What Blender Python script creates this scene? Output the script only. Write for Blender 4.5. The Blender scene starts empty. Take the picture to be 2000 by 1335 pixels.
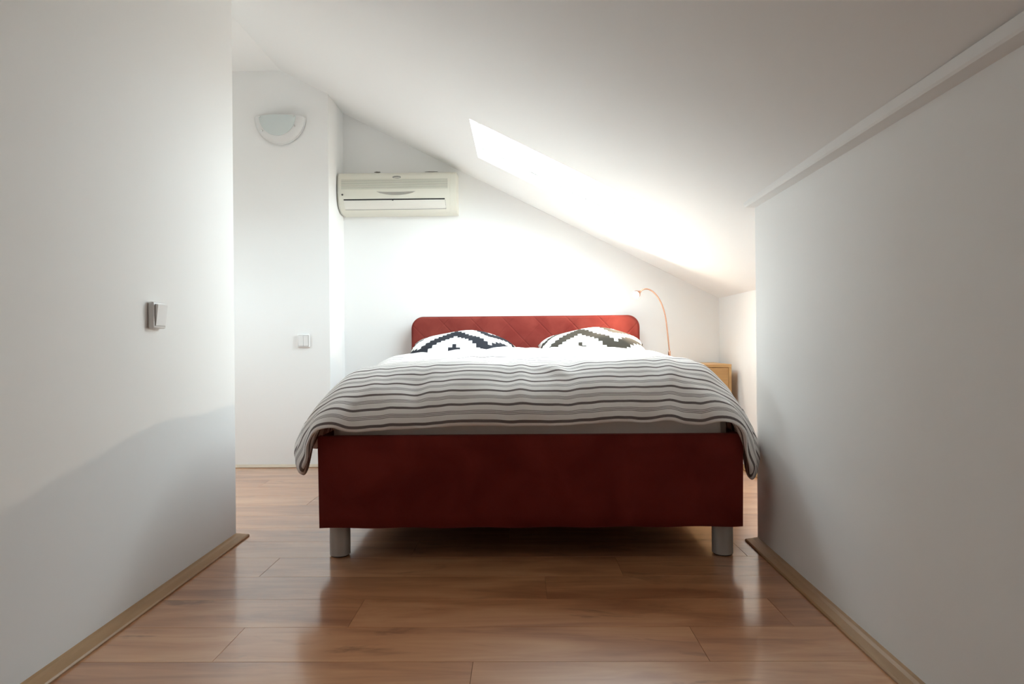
import bpy, bmesh, math, random
import numpy as np
from mathutils import Matrix, Vector

scene = bpy.context.scene
COL = scene.collection
PI = math.pi
random.seed(7)
rng = np.random.default_rng(11)

# ------------------------------------------------------------------ camera
# world: x to the right, y into the room, z up; the camera stands at x=0, y=0
CAM_H = 0.825
cam_data = bpy.data.cameras.new('camera')
cam_data.sensor_width = 36.0
cam_data.lens = 1242.0 / 2000.0 * 36.0
cam_data.clip_start = 0.02
cam = bpy.data.objects.new('camera', cam_data)
COL.objects.link(cam)
cam.matrix_world = (Matrix.Translation((0, 0, CAM_H))
                    @ Matrix.Rotation(math.atan(17.0 / 1242.0), 4, 'Z')
                    @ Matrix.Rotation(PI / 2, 4, 'X')
                    @ Matrix.Rotation(-0.0085, 4, 'Z'))
scene.camera = cam

# ------------------------------------------------------------------ world: bright overcast sky
SKY_STRENGTH = 20.5
LAMP_STRENGTH = 3000.0
world = bpy.data.worlds.new('overcast_sky')
scene.world = world
world.use_nodes = True
bg = world.node_tree.nodes['Background']
_n, _l = world.node_tree.nodes, world.node_tree.links
_tc = _n.new('ShaderNodeTexCoord'); _sp = _n.new('ShaderNodeSeparateXYZ')
_l.new(_tc.outputs['Generated'], _sp.inputs[0])
_mr = _n.new('ShaderNodeMapRange'); _mr.inputs['From Min'].default_value = -0.03; _mr.inputs['From Max'].default_value = 0.03
_l.new(_sp.outputs['Z'], _mr.inputs['Value'])
_mx = _n.new('ShaderNodeMix'); _mx.data_type = 'RGBA'
_mx.inputs['A'].default_value = (0.20, 0.20, 0.19, 1)      # ground and roofs outside
_mx.inputs['B'].default_value = (0.81, 0.925, 1.0, 1)       # overcast sky
_l.new(_mr.outputs[0], _mx.inputs['Factor']); _l.new(_mx.outputs['Result'], bg.inputs['Color'])
bg.inputs['Strength'].default_value = SKY_STRENGTH

# sampling portal in the skylight opening (gives off no light of its own)
ROOF_SLOPE = 0.505
ROOF_ANG = math.atan(ROOF_SLOPE)
def ceil_z(x):
    return 1.128 + ROOF_SLOPE * (1.4265 - x)
SKY_X0, SKY_X1, SKY_Y0, SKY_Y1 = -0.255, 0.870, 3.275, 3.962
def portal(name, sx, sy, loc, rot):
    pl = bpy.data.lights.new(name, 'AREA')
    pl.shape = 'RECTANGLE'; pl.size = sx; pl.size_y = sy
    pl.cycles.is_portal = True
    po = bpy.data.objects.new(name, pl); COL.objects.link(po)
    po.location = loc; po.rotation_euler = rot
_mx = (SKY_X0 + SKY_X1) / 2
_n = Vector((math.sin(ROOF_ANG), 0, math.cos(ROOF_ANG)))
portal('skylight_portal', (SKY_X1 - SKY_X0) / math.cos(ROOF_ANG), SKY_Y1 - SKY_Y0,
       Vector((_mx, (SKY_Y0 + SKY_Y1) / 2, ceil_z(_mx))) + _n * 0.058, (0, ROOF_ANG, 0))
# small window in the hidden side wall of the bedroom
X_FAR_LEFT = -2.70
W2 = (3.00, 3.56, 1.05, 1.75)      # y0, y1, z0, z1
portal('side_window_portal', W2[3] - W2[2], W2[1] - W2[0], (X_FAR_LEFT - 0.03, (W2[0] + W2[1]) / 2, (W2[2] + W2[3]) / 2), (0, -PI / 2, 0))

# ------------------------------------------------------------------ colour management
vs = scene.view_settings
vs.view_transform = 'Standard'
vs.look = 'None'
vs.exposure = 0.0
vs.gamma = 1.0
vs.use_curve_mapping = False

scene.cycles.max_bounces = 10
scene.cycles.diffuse_bounces = 7

# ------------------------------------------------------------------ helpers
def tag(o, label=None, cat=None, group=None, kind=None):
    if label: o['label'] = label
    if cat: o['category'] = cat
    if group: o['group'] = group
    if kind: o['kind'] = kind
    return o

def empty(name, loc, rotz=0.0):
    o = bpy.data.objects.new(name, None)
    o.empty_display_size = 0.1
    o.location = loc
    o.rotation_euler = (0, 0, rotz)
    COL.objects.link(o)
    return o

def link(name, me, mat, parent=None, smooth=False, local=False):
    if mat is not None:
        me.materials.clear()
        me.materials.append(mat)
    if smooth:
        me.polygons.foreach_set('use_smooth', [True] * len(me.polygons))
    o = bpy.data.objects.new(name, me)
    COL.objects.link(o)
    if parent is not None:
        o.parent = parent
        if not local:      # vertices are given in world space
            m = Matrix.Identity(4)
            chain = []
            p = parent
            while p is not None:
                chain.append(p); p = p.parent
            for p in reversed(chain):
                m = m @ p.matrix_parent_inverse @ p.matrix_basis if p.parent else p.matrix_basis.copy()
            o.matrix_parent_inverse = m.inverted()
    return o

def mesh_obj(name, verts, faces, mat, parent=None, smooth=False, local=False):
    me = bpy.data.meshes.new(name)
    me.from_pydata([tuple(v) for v in verts], [], faces)
    bm = bmesh.new(); bm.from_mesh(me)
    bmesh.ops.recalc_face_normals(bm, faces=bm.faces)
    bm.to_mesh(me); bm.free()
    me.update()
    return link(name, me, mat, parent, smooth, local)

def bm_obj(name, bm, mat, parent=None, smooth=False, local=False):
    me = bpy.data.meshes.new(name)
    bmesh.ops.recalc_face_normals(bm, faces=bm.faces)
    bm.to_mesh(me); bm.free()
    return link(name, me, mat, parent, smooth, local)

def box_bm(x0, x1, y0, y1, z0, z1, bevel=0.0, seg=2, bm=None):
    b = bm or bmesh.new()
    vs_ = [b.verts.new(p) for p in ((x0,y0,z0),(x1,y0,z0),(x1,y1,z0),(x0,y1,z0),(x0,y0,z1),(x1,y0,z1),(x1,y1,z1),(x0,y1,z1))]
    fs = [b.faces.new([vs_[i] for i in f]) for f in ((3,2,1,0),(4,5,6,7),(0,1,5,4),(1,2,6,5),(2,3,7,6),(3,0,4,7))]
    if bevel > 0:
        es = list({e for f in fs for e in f.edges})
        bmesh.ops.bevel(b, geom=es, offset=bevel, segments=seg, profile=0.5, affect='EDGES')
    return b

def box(name, x0, x1, y0, y1, z0, z1, mat, parent=None, bevel=0.0, seg=2, local=False, smooth=False):
    return bm_obj(name, box_bm(x0, x1, y0, y1, z0, z1, bevel, seg), mat, parent, smooth, local)

def auto_smooth(o, ang=40):
    me = o.data
    me.polygons.foreach_set('use_smooth', [True] * len(me.polygons))
    me.set_sharp_from_angle(angle=math.radians(ang))
    return o

def prism(name, pts, axis, a0, a1, mat, parent=None, local=False):
    """2D outline pts extruded along an axis ('x': pts are (y,z); 'y': pts are (x,z); 'z': pts are (x,y))"""
    def mk(p, a):
        return {'x': (a, p[0], p[1]), 'y': (p[0], a, p[1]), 'z': (p[0], p[1], a)}[axis]
    n = len(pts)
    v = [mk(p, a0) for p in pts] + [mk(p, a1) for p in pts]
    f = [list(range(n)), list(range(2 * n - 1, n - 1, -1))]
    for i in range(n):
        j = (i + 1) % n
        f.append([i, j, n + j, n + i])
    return mesh_obj(name, v, f, mat, parent, local=local)

def lathe_bm(profile, center, n=32, axis='z', bm=None):
    b = bm or bmesh.new()
    rings = []
    for r, h in profile:
        ring = []
        for i in range(n):
            a = 2 * PI * i / n
            c, s = r * math.cos(a), r * math.sin(a)
            p = {'z': (c, s, h), 'y': (c, h, s), 'x': (h, c, s)}[axis]
            ring.append(b.verts.new(Vector(p) + Vector(center)))
        rings.append(ring)
    for a, c in zip(rings, rings[1:]):
        for i in range(n):
            j = (i + 1) % n
            b.faces.new((a[i], a[j], c[j], c[i]))
    b.faces.new(rings[0]); b.faces.new(rings[-1])
    return b

def tube_bm(path, rad, n=12, bm=None):
    b = bm or bmesh.new()
    P = [Vector(p) for p in path]
    rings = []
    up = Vector((0, 1, 0))
    for i, p in enumerate(P):
        t = (P[min(i + 1, len(P) - 1)] - P[max(i - 1, 0)]).normalized()
        u = up.cross(t).normalized()
        w = t.cross(u).normalized()
        r = rad[i] if isinstance(rad, (list, tuple)) else rad
        rings.append([b.verts.new(p + u * r * math.cos(2 * PI * k / n) + w * r * math.sin(2 * PI * k / n)) for k in range(n)])
    for a, c in zip(rings, rings[1:]):
        for i in range(n):
            j = (i + 1) % n
            b.faces.new((a[i], a[j], c[j], c[i]))
    b.faces.new(rings[0]); b.faces.new(rings[-1])
    return b

# ------------------------------------------------------------------ materials
def new_mat(name):
    m = bpy.data.materials.new(name)
    m.use_nodes = True
    return m, m.node_tree.nodes, m.node_tree.links, m.node_tree.nodes['Principled BSDF']

def math_node(N, L, op, a, b=None, c=None):
    n = N.new('ShaderNodeMath'); n.operation = op
    for i, v in enumerate((a, b, c)):
        if v is None: continue
        if isinstance(v, (int, float)): n.inputs[i].default_value = v
        else: L.new(v, n.inputs[i])
    return n.outputs[0]

def plain(name, col, rough=0.5, metal=0.0, bump=0.0, bscale=200.0, spec=0.5, coords='Object', mottle=0.0, mscale=6.0):
    m, N, L, p = new_mat(name)
    p.inputs['Base Color'].default_value = (*col, 1)
    p.inputs['Roughness'].default_value = rough
    p.inputs['Metallic'].default_value = metal
    p.inputs['Specular IOR Level'].default_value = spec
    tc = N.new('ShaderNodeTexCoord')
    if bump > 0:
        nz = N.new('ShaderNodeTexNoise'); nz.inputs['Scale'].default_value = bscale; nz.inputs['Detail'].default_value = 4
        L.new(tc.outputs[coords], nz.inputs['Vector'])
        bp = N.new('ShaderNodeBump'); bp.inputs['Strength'].default_value = bump; bp.inputs['Distance'].default_value = 0.002
        L.new(nz.outputs['Fac'], bp.inputs['Height']); L.new(bp.outputs['Normal'], p.inputs['Normal'])
    if mottle > 0:
        n2 = N.new('ShaderNodeTexNoise'); n2.inputs['Scale'].default_value = mscale; n2.inputs['Detail'].default_value = 5
        L.new(tc.outputs[coords], n2.inputs['Vector'])
        mx = N.new('ShaderNodeMix'); mx.data_type = 'RGBA'
        mx.inputs['A'].default_value = (*[max(0, c * (1 - mottle)) for c in col], 1)
        mx.inputs['B'].default_value = (*[min(1, c * (1 + mottle)) for c in col], 1)
        L.new(n2.outputs['Fac'], mx.inputs['Factor']); L.new(mx.outputs['Result'], p.inputs['Base Color'])
    return m

M = {}
M['paint'] = plain('white_wall_paint', (0.87, 0.865, 0.855), 0.75, bump=0, bscale=160, spec=0.25)
M['ceiling'] = plain('white_ceiling_paint', (0.87, 0.865, 0.855), 0.8, bump=0, bscale=120, spec=0.2)
M['plastic_white'] = plain('white_plastic', (0.80, 0.79, 0.78), 0.28)
M['plastic_cream'] = plain('cream_plastic', (0.74, 0.72, 0.63), 0.35)
M['plastic_cream_flap'] = plain('pale_plastic', (0.77, 0.75, 0.69), 0.35)
M['grille'] = plain('grille_shade_plastic', (0.30, 0.29, 0.25), 0.5)
M['dark'] = plain('dark_gap', (0.015, 0.014, 0.013), 0.6)
M['seam'] = plain('grey_seam', (0.18, 0.175, 0.16), 0.5)
M['leg'] = plain('silver_leg_paint', (0.52, 0.51, 0.49), 0.42, 0.35, bump=0.1, bscale=300)
M['rubber'] = plain('black_foot', (0.03, 0.03, 0.03), 0.7)
M['chrome'] = plain('chrome', (0.75, 0.75, 0.75), 0.15, 1.0)
M['copper'] = plain('copper_tube', (0.80, 0.46, 0.33), 0.25, 1.0)
M['sheet'] = plain('sheet_cotton', (0.82, 0.76, 0.71), 0.9, bump=0.3, bscale=90, spec=0.1)
M['frame_white'] = plain('white_lacquer', (0.8, 0.8, 0.78), 0.4)
M['emblem'] = plain('grey_emblem', (0.28, 0.28, 0.26), 0.4)
M['plaster_chip'] = plain('broken_plaster', (0.22, 0.20, 0.18), 0.9, bump=0.6, bscale=120)

def wood(name, c_dark, c_mid, c_light, rough=0.3, along='X', scale=1.0, per_object=True, coat=0.0, knots=True):
    m, N, L, p = new_mat(name)
    tc = N.new('ShaderNodeTexCoord')
    oi = N.new('ShaderNodeObjectInfo')
    off = N.new('ShaderNodeVectorMath'); off.operation = 'SCALE'
    cmb = N.new('ShaderNodeCombineXYZ')
    for i, k in enumerate((37.0, 91.0, 53.0)):
        L.new(math_node(N, L, 'MULTIPLY', oi.outputs['Random'], k), cmb.inputs[i])
    add = N.new('ShaderNodeVectorMath'); add.operation = 'ADD'
    L.new(tc.outputs['Object'], add.inputs[0]); L.new(cmb.outputs[0], add.inputs[1])
    def stretched(sx, sy, sz, det, dist=0.0):
        mp = N.new('ShaderNodeMapping')
        s = {'X': (sx, sy, sz), 'Y': (sy, sx, sz), 'Z': (sz, sy, sx)}[along]
        mp.inputs['Scale'].default_value = tuple(v * scale for v in s)
        L.new(add.outputs[0], mp.inputs['Vector'])
        nz = N.new('ShaderNodeTexNoise'); nz.inputs['Scale'].default_value = 1.0
        nz.inputs['Detail'].default_value = det; nz.inputs['Distortion'].default_value = dist
        nz.inputs['Roughness'].default_value = 0.6
        L.new(mp.outputs[0], nz.inputs['Vector'])
        return nz.outputs['Fac']
    big = stretched(1.5, 9, 9, 4, 0.8)
    fine = stretched(6, 90, 90, 5, 0.3)
    fac = math_node(N, L, 'ADD', math_node(N, L, 'MULTIPLY', big, 0.87), math_node(N, L, 'MULTIPLY', fine, 0.13))
    if per_object:
        fac = math_node(N, L, 'ADD', fac, math_node(N, L, 'MULTIPLY', math_node(N, L, 'SUBTRACT', oi.outputs['Random'], 0.5), 0.20))
    cr = N.new('ShaderNodeValToRGB')
    cr.color_ramp.elements[0].position = 0.30; cr.color_ramp.elements[0].color = (*c_dark, 1)
    cr.color_ramp.elements[1].position = 0.70; cr.color_ramp.elements[1].color = (*c_light, 1)
    e = cr.color_ramp.elements.new(0.50); e.color = (*c_mid, 1)
    L.new(fac, cr.inputs['Fac'])
    col = cr.outputs['Color']
    if knots:
        kn = stretched(2.6, 8, 8, 4, 1.2)
        kf = N.new('ShaderNodeMapRange'); kf.inputs['From Min'].default_value = 0.60; kf.inputs['From Max'].default_value = 0.72
        L.new(kn, kf.inputs['Value'])
        mx = N.new('ShaderNodeMix'); mx.data_type = 'RGBA'
        mx.inputs['B'].default_value = (*[c * 0.55 for c in c_dark], 1)
        L.new(math_node(N, L, 'MULTIPLY', kf.outputs[0], 0.7), mx.inputs['Factor'])
        L.new(col, mx.inputs['A']); col = mx.outputs['Result']
    L.new(col, p.inputs['Base Color'])
    p.inputs['Roughness'].default_value = rough
    bp = N.new('ShaderNodeBump'); bp.inputs['Strength'].default_value = 0.05; bp.inputs['Distance'].default_value = 0.001
    L.new(fine, bp.inputs['Height']); L.new(bp.outputs['Normal'], p.inputs['Normal'])
    if coat:
        p.inputs['Coat Weight'].default_value = coat; p.inputs['Coat Roughness'].default_value = 0.14; p.inputs['Coat IOR'].default_value = 1.65
    return m

M['floor_wood'] = wood('laminate_wood', (0.31, 0.122, 0.052), (0.50, 0.230, 0.105), (0.63, 0.335, 0.168), rough=0.32, coat=1.0)
M['floor_under'] = plain('dark_underlay', (0.17, 0.08, 0.04), 0.7)
M['base_wood'] = wood('skirting_wood', (0.29, 0.155, 0.068), (0.37, 0.210, 0.098), (0.43, 0.26, 0.13), rough=0.45, along='Y', knots=False, per_object=False)
M['base_pale'] = wood('pale_skirting_wood', (0.52, 0.42, 0.32), (0.58, 0.48, 0.37), (0.62, 0.53, 0.42), rough=0.4, along='X', knots=False, per_object=False)
M['oak'] = wood('nightstand_oak', (0.42, 0.22, 0.075), (0.52, 0.29, 0.11), (0.60, 0.36, 0.15), rough=0.45, knots=False, per_object=False)

def suede(name, c0, c1, quilt=False):
    m, N, L, p = new_mat(name)
    tc = N.new('ShaderNodeTexCoord')
    n1 = N.new('ShaderNodeTexNoise'); n1.inputs['Scale'].default_value = 5.5; n1.inputs['Detail'].default_value = 6; n1.inputs['Distortion'].default_value = 0.5
    L.new(tc.outputs['Object'], n1.inputs['Vector'])
    cr = N.new('ShaderNodeValToRGB')
    cr.color_ramp.elements[0].position = 0.33; cr.color_ramp.elements[0].color = (*c0, 1)
    cr.color_ramp.elements[1].position = 0.68; cr.color_ramp.elements[1].color = (*c1, 1)
    L.new(n1.outputs['Fac'], cr.inputs['Fac'])
    col = cr.outputs['Color']
    n2 = N.new('ShaderNodeTexNoise'); n2.inputs['Scale'].default_value = 350; n2.inputs['Detail'].default_value = 2
    L.new(tc.outputs['Object'], n2.inputs['Vector'])
    h = math_node(N, L, 'MULTIPLY', n2.outputs['Fac'], 0.12)
    if quilt:
        sp = N.new('ShaderNodeSeparateXYZ'); L.new(tc.outputs['Object'], sp.inputs[0])
        for sgn in (1, -1):
            a = math_node(N, L, 'MULTIPLY_ADD', sp.outputs['Z'], sgn * 0.95, sp.outputs['X'])
            w = math_node(N, L, 'PINGPONG', math_node(N, L, 'ADD', a, 10.03), 0.113)
            s = math_node(N, L, 'SUBTRACT', 1.0, math_node(N, L, 'MINIMUM', math_node(N, L, 'MULTIPLY', w, 1 / 0.009), 1.0))
            h = math_node(N, L, 'SUBTRACT', h, math_node(N, L, 'MULTIPLY', s, 0.8))
    bp = N.new('ShaderNodeBump'); bp.inputs['Strength'].default_value = 0.6; bp.inputs['Distance'].default_value = 0.004
    L.new(h, bp.inputs['Height']); L.new(bp.outputs['Normal'], p.inputs['Normal'])
    L.new(col, p.inputs['Base Color'])
    p.inputs['Roughness'].default_value = 0.95
    p.inputs['Specular IOR Level'].default_value = 0.12
    p.inputs['Sheen Weight'].default_value = 0.25
    p.inputs['Sheen Roughness'].default_value = 0.5
    p.inputs['Sheen Tint'].default_value = (0.8, 0.25, 0.2, 1)
    return m
M['suede'] = suede('red_suede', (0.125, 0.014, 0.011), (0.18, 0.024, 0.018))
M['suede_quilt'] = suede('red_quilted_suede', (0.170, 0.026, 0.021), (0.240, 0.048, 0.036), True)

def duvet_mat():
    m, N, L, p = new_mat('striped_cotton')
    uv = N.new('ShaderNodeUVMap'); uv.uv_map = 'cloth'
    sp = N.new('ShaderNodeSeparateXYZ'); L.new(uv.outputs['UV'], sp.inputs[0])
    per = 0.063
    v = math_node(N, L, 'MODULO', math_node(N, L, 'ADD', sp.outputs['Y'], 10 * per), per)
    def line(c, w):
        d = math_node(N, L, 'ABSOLUTE', math_node(N, L, 'SUBTRACT', v, c))
        return math_node(N, L, 'SUBTRACT', 1.0, math_node(N, L, 'SMOOTHSTEP' if False else 'MINIMUM', math_node(N, L, 'MAXIMUM', math_node(N, L, 'MULTIPLY', math_node(N, L, 'SUBTRACT', d, w), 1 / 0.0008), 0.0), 1.0))
    f = line(0.0155, 0.0046)
    for c in (0.0415, 0.0470, 0.0525):
        f = math_node(N, L, 'MAXIMUM', f, math_node(N, L, 'MULTIPLY', line(c, 0.0010), 0.85))
    # yarn irregularity
    nz = N.new('ShaderNodeTexNoise'); nz.inputs['Scale'].default_value = 1.0
    mp = N.new('ShaderNodeMapping'); mp.inputs['Scale'].default_value = (700, 700, 1)
    L.new(uv.outputs['UV'], mp.inputs['Vector']); L.new(mp.outputs[0], nz.inputs['Vector'])
    f = math_node(N, L, 'MULTIPLY', f, math_node(N, L, 'MULTIPLY_ADD', nz.outputs['Fac'], 0.35, 0.75))
    mx = N.new('ShaderNodeMix'); mx.data_type = 'RGBA'
    mx.inputs['A'].default_value = (0.84, 0.80, 0.775, 1)
    mx.inputs['B'].default_value = (0.115, 0.085, 0.082, 1)
    L.new(f, mx.inputs['Factor']); L.new(mx.outputs['Result'], p.inputs['Base Color'])
    p.inputs['Roughness'].default_value = 0.9
    p.inputs['Specular IOR Level'].default_value = 0.12
    n2 = N.new('ShaderNodeTexNoise'); n2.inputs['Scale'].default_value = 22; n2.inputs['Detail'].default_value = 6
    L.new(uv.outputs['UV'], n2.inputs['Vector'])
    bp = N.new('ShaderNodeBump'); bp.inputs['Strength'].default_value = 0.35; bp.inputs['Distance'].default_value = 0.006
    L.new(n2.outputs['Fac'], bp.inputs['Height']); L.new(bp.outputs['Normal'], p.inputs['Normal'])
    return m
M['duvet'] = duvet_mat()

def pillow_mat(shift, lamp_tint):
    m, N, L, p = new_mat('stepped_print_cotton')
    uv = N.new('ShaderNodeUVMap'); uv.uv_map = 'cloth'
    sp = N.new('ShaderNodeSeparateXYZ'); L.new(uv.outputs['UV'], sp.inputs[0])
    cell = 0.0275
    fx = math_node(N, L, 'FLOOR', math_node(N, L, 'DIVIDE', math_node(N, L, 'ADD', sp.outputs['X'], 5.5 + shift), cell))
    fy = math_node(N, L, 'FLOOR', math_node(N, L, 'DIVIDE', math_node(N, L, 'ADD', sp.outputs['Y'], 4.0), cell))
    zig = math_node(N, L, 'PINGPONG', fx, 9.0)
    ph = math_node(N, L, 'MODULO', math_node(N, L, 'ADD', math_node(N, L, 'ADD', fy, zig), 0.5), 9.0)
    band = math_node(N, L, 'LESS_THAN', ph, 3.7)
    mx = N.new('ShaderNodeMix'); mx.data_type = 'RGBA'
    mx.inputs['A'].default_value = (0.82, 0.81, 0.78, 1)
    mx.inputs['B'].default_value = ((0.042, 0.036, 0.028, 1) if lamp_tint else (0.022, 0.023, 0.03, 1))  # black print; brown variant has the lamp's warm light put into the colour
    L.new(band, mx.inputs['Factor']); L.new(mx.outputs['Result'], p.inputs['Base Color'])
    p.inputs['Roughness'].default_value = 0.85
    p.inputs['Specular IOR Level'].default_value = 0.2
    return m

def frosted(name, col, rough, trans):
    m, N, L, p = new_mat(name)
    p.inputs['Base Color'].default_value = (*col, 1)
    p.inputs['Roughness'].default_value = rough
    p.inputs['Transmission Weight'].default_value = trans
    p.inputs['IOR'].default_value = 1.45
    return m
M['frost_rim'] = frosted('milk_glass', (0.80, 0.80, 0.79), 0.30, 0.15)
M['frost_pane'] = frosted('pale_green_glass', (0.74, 0.80, 0.79), 0.12, 0.2)

def pane_mat():
    m, N, L, p = new_mat('window_glass')
    N.remove(p)
    out = N['Material Output']
    tr = N.new('ShaderNodeBsdfTransparent'); tr.inputs['Color'].default_value = (0.95, 0.97, 0.96, 1)
    gl = N.new('ShaderNodeBsdfGlossy'); gl.inputs['Roughness'].default_value = 0.02
    lw = N.new('ShaderNodeLayerWeight'); lw.inputs['Blend'].default_value = 0.5
    fac = math_node(N, L, 'MULTIPLY_ADD', math_node(N, L, 'POWER', lw.outputs['Facing'], 5.0), 0.5, 0.04)
    mx = N.new('ShaderNodeMixShader')
    L.new(fac, mx.inputs[0]); L.new(tr.outputs[0], mx.inputs[1]); L.new(gl.outputs[0], mx.inputs[2])
    L.new(mx.outputs[0], out.inputs['Surface'])
    return m
M['pane'] = pane_mat()

def emit_mat(name, col, strength):
    m, N, L, p = new_mat(name)
    p.inputs['Base Color'].default_value = (*col, 1)
    p.inputs['Emission Color'].default_value = (*col, 1)
    p.inputs['Emission Strength'].default_value = strength
    return m
M['bulb'] = emit_mat('lit_bulb', (1.0, 0.84, 0.64), LAMP_STRENGTH)

# ================================================================== THE SETTING
Y_BEHIND = -4.0
Y_BACK = 4.59
Y_NICHE = 4.234
X_KNEE = 1.4265
X_RIDGE = -1.5915
Z_FLAT = ceil_z(X_RIDGE)
Y_LEND, Y_REND = 2.697, 2.612
def wl(y): return -1.2217 - 0.0167 * (y - 2.70)     # corridor wall, left
def wr(y): return 0.962 + 0.0215 * (y - 2.612)      # corridor wall, right

def struct(o, label, cat):
    return tag(o, label, cat, kind='structure')

# --- floor: dark underlay with laminate planks laid across the room
floor = box('floor', X_FAR_LEFT - 0.1, X_KNEE + 0.1, Y_BEHIND - 0.1, Y_BACK + 0.1, -0.06, -0.009, M['floor_under'])
struct(floor, 'reddish brown laminate floor of wide glossy planks laid crosswise', 'floor')
PW, PLEN, GAP = 0.2, 1.29, 0.0004
X0F, X1F = X_FAR_LEFT, X_KNEE
known = {2.042: 0.078, 1.842: -0.51, 1.642: 0.48, 1.442: -0.13}
plank_meshes = {}
def plank_mesh(ln, wd):
    key = (round(ln, 3), round(wd, 3))
    if key not in plank_meshes:
        b = box_bm(-ln / 2 + GAP, ln / 2 - GAP, -wd / 2 + GAP, wd / 2 - GAP, -0.008, 0.0)
        es = [e for e in b.edges if all(abs(v.co.z) < 1e-6 for v in e.verts)]
        bmesh.ops.bevel(b, geom=es, offset=0.0005, segments=1, affect='EDGES')
        me = bpy.data.meshes.new('plank'); bmesh.ops.recalc_face_normals(b, faces=b.faces); b.to_mesh(me); b.free()
        me.materials.append(M['floor_wood'])
        plank_meshes[key] = me
    return plank_meshes[key]
k = 0
y = 0.042 - PW * 20
while y < Y_BACK - 0.005:
    ya, yb = max(y, Y_BEHIND), min(y + PW, Y_BACK)
    key = round(y, 3)
    start = known.get(key, (k * 0.47 + random.uniform(-0.1, 0.1)) % PLEN)
    x = start - PLEN * 5
    while x < X1F:
        xa, xb = max(x, X0F), min(x + PLEN, X1F)
        if xb - xa > 0.03 and yb - ya > 0.02:
            o = bpy.data.objects.new('plank', plank_mesh(xb - xa, yb - ya))
            COL.objects.link(o); o.parent = floor
            o.location = ((xa + xb) / 2, (ya + yb) / 2, 0.0)
        x += PLEN
    y += PW; k += 1

# --- walls
T = 0.012
def slope_prism(name, plan, mat, z_extra=0.03):
    """vertical prism over a plan polygon whose top follows the ceiling"""
    n = len(plan)
    top = lambda x: (ceil_z(x) if x > X_RIDGE else Z_FLAT) + z_extra
    v = [(x, y, 0) for x, y in plan] + [(x, y, top(x)) for x, y in plan]
    f = [list(range(n - 1, -1, -1)), list(range(n, 2 * n))]
    for i in range(n):
        j = (i + 1) % n
        f.append([i, j, n + j, n + i])
    return mesh_obj(name, v, f, mat)

struct(slope_prism('wall_back', [(-1.30, Y_BACK), (X_KNEE + 0.1, Y_BACK), (X_KNEE + 0.1, Y_BACK + 0.1), (-1.30, Y_BACK + 0.1)], M['paint']),
       'white gable wall behind the red headboard', 'wall')
struct(slope_prism('wall_alcove', [(X_FAR_LEFT, Y_NICHE), (X_RIDGE, Y_NICHE), (-1.275, Y_NICHE), (-1.275, Y_BACK + 0.1), (X_RIDGE, Y_BACK + 0.1), (X_FAR_LEFT, Y_BACK + 0.1)], M['paint']),
       'cool white projecting wall with the half-round sconce and double switch', 'wall')
struct(slope_prism('wall_left', [(wl(Y_BEHIND), Y_BEHIND), (wl(Y_LEND), Y_LEND), (X_RIDGE, Y_LEND), (X_FAR_LEFT, Y_LEND), (X_FAR_LEFT, Y_BEHIND), (X_RIDGE, Y_BEHIND)], M['paint']),
       'white passage wall at the left with a single light switch', 'wall')
struct(slope_prism('wall_right', [(wr(Y_BEHIND), Y_BEHIND), (X_KNEE + 0.1, Y_BEHIND), (X_KNEE + 0.1, Y_REND), (wr(Y_REND), Y_REND)], M['paint']),
       'low white passage wall at the right under the sloping ceiling', 'wall')
struct(slope_prism('wall_knee', [(X_KNEE, Y_REND + 0.001), (X_KNEE + 0.1, Y_REND + 0.001), (X_KNEE + 0.1, Y_BACK - 0.001), (X_KNEE, Y_BACK - 0.001)], M['paint']),
       'low white knee wall beside the nightstand', 'wall')
ya, yb = Y_LEND - 0.1, Y_BACK + 0.1
gy, gz = [ya, W2[0], W2[1], yb], [0.0, W2[2], W2[3], Z_FLAT + 0.03]
v, f = [], []
for x in (X_FAR_LEFT, X_FAR_LEFT - 0.1):
    for yy in gy:
        for zz in gz: v.append((x, yy, zz))
g_ = lambda i, j, t: t * 16 + i * 4 + j
for t in (0, 1):
    for i in range(3):
        for j in range(3):
            if (i, j) != (1, 1): f.append([g_(i, j, t), g_(i + 1, j, t), g_(i + 1, j + 1, t), g_(i, j + 1, t)])
for i in range(3):
    for j0 in (0, 3):
        f.append([g_(i, j0, 0), g_(i + 1, j0, 0), g_(i + 1, j0, 1), g_(i, j0, 1)])
        f.append([g_(j0, i, 0), g_(j0, i + 1, 0), g_(j0, i + 1, 1), g_(j0, i, 1)])
for a_, b_ in (((1, 1), (2, 1)), ((2, 1), (2, 2)), ((2, 2), (1, 2)), ((1, 2), (1, 1))):
    f.append([g_(*a_, 0), g_(*b_, 0), g_(*b_, 1), g_(*a_, 1)])
struct(mesh_obj('wall_far_left', v, f, M['paint']),
       'white side wall of the bedroom hidden behind the passage corner', 'wall')
w2 = struct(empty('window_2', (X_FAR_LEFT - 0.05, (W2[0] + W2[1]) / 2, W2[2])), 'small side window hidden behind the passage corner', 'window')
for a_ in ((W2[0], W2[0] + 0.03, W2[2], W2[3]), (W2[1] - 0.03, W2[1], W2[2], W2[3]), (W2[0] + 0.03, W2[1] - 0.03, W2[2], W2[2] + 0.03), (W2[0] + 0.03, W2[1] - 0.03, W2[3] - 0.03, W2[3])):
    box('window_frame', X_FAR_LEFT - 0.09, X_FAR_LEFT - 0.05, a_[0], a_[1], a_[2], a_[3], M['frame_white'], w2)
box('pane', X_FAR_LEFT - 0.073, X_FAR_LEFT - 0.068, W2[0] + 0.03, W2[1] - 0.03, W2[2] + 0.03, W2[3] - 0.03, M['pane'], w2)
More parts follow.
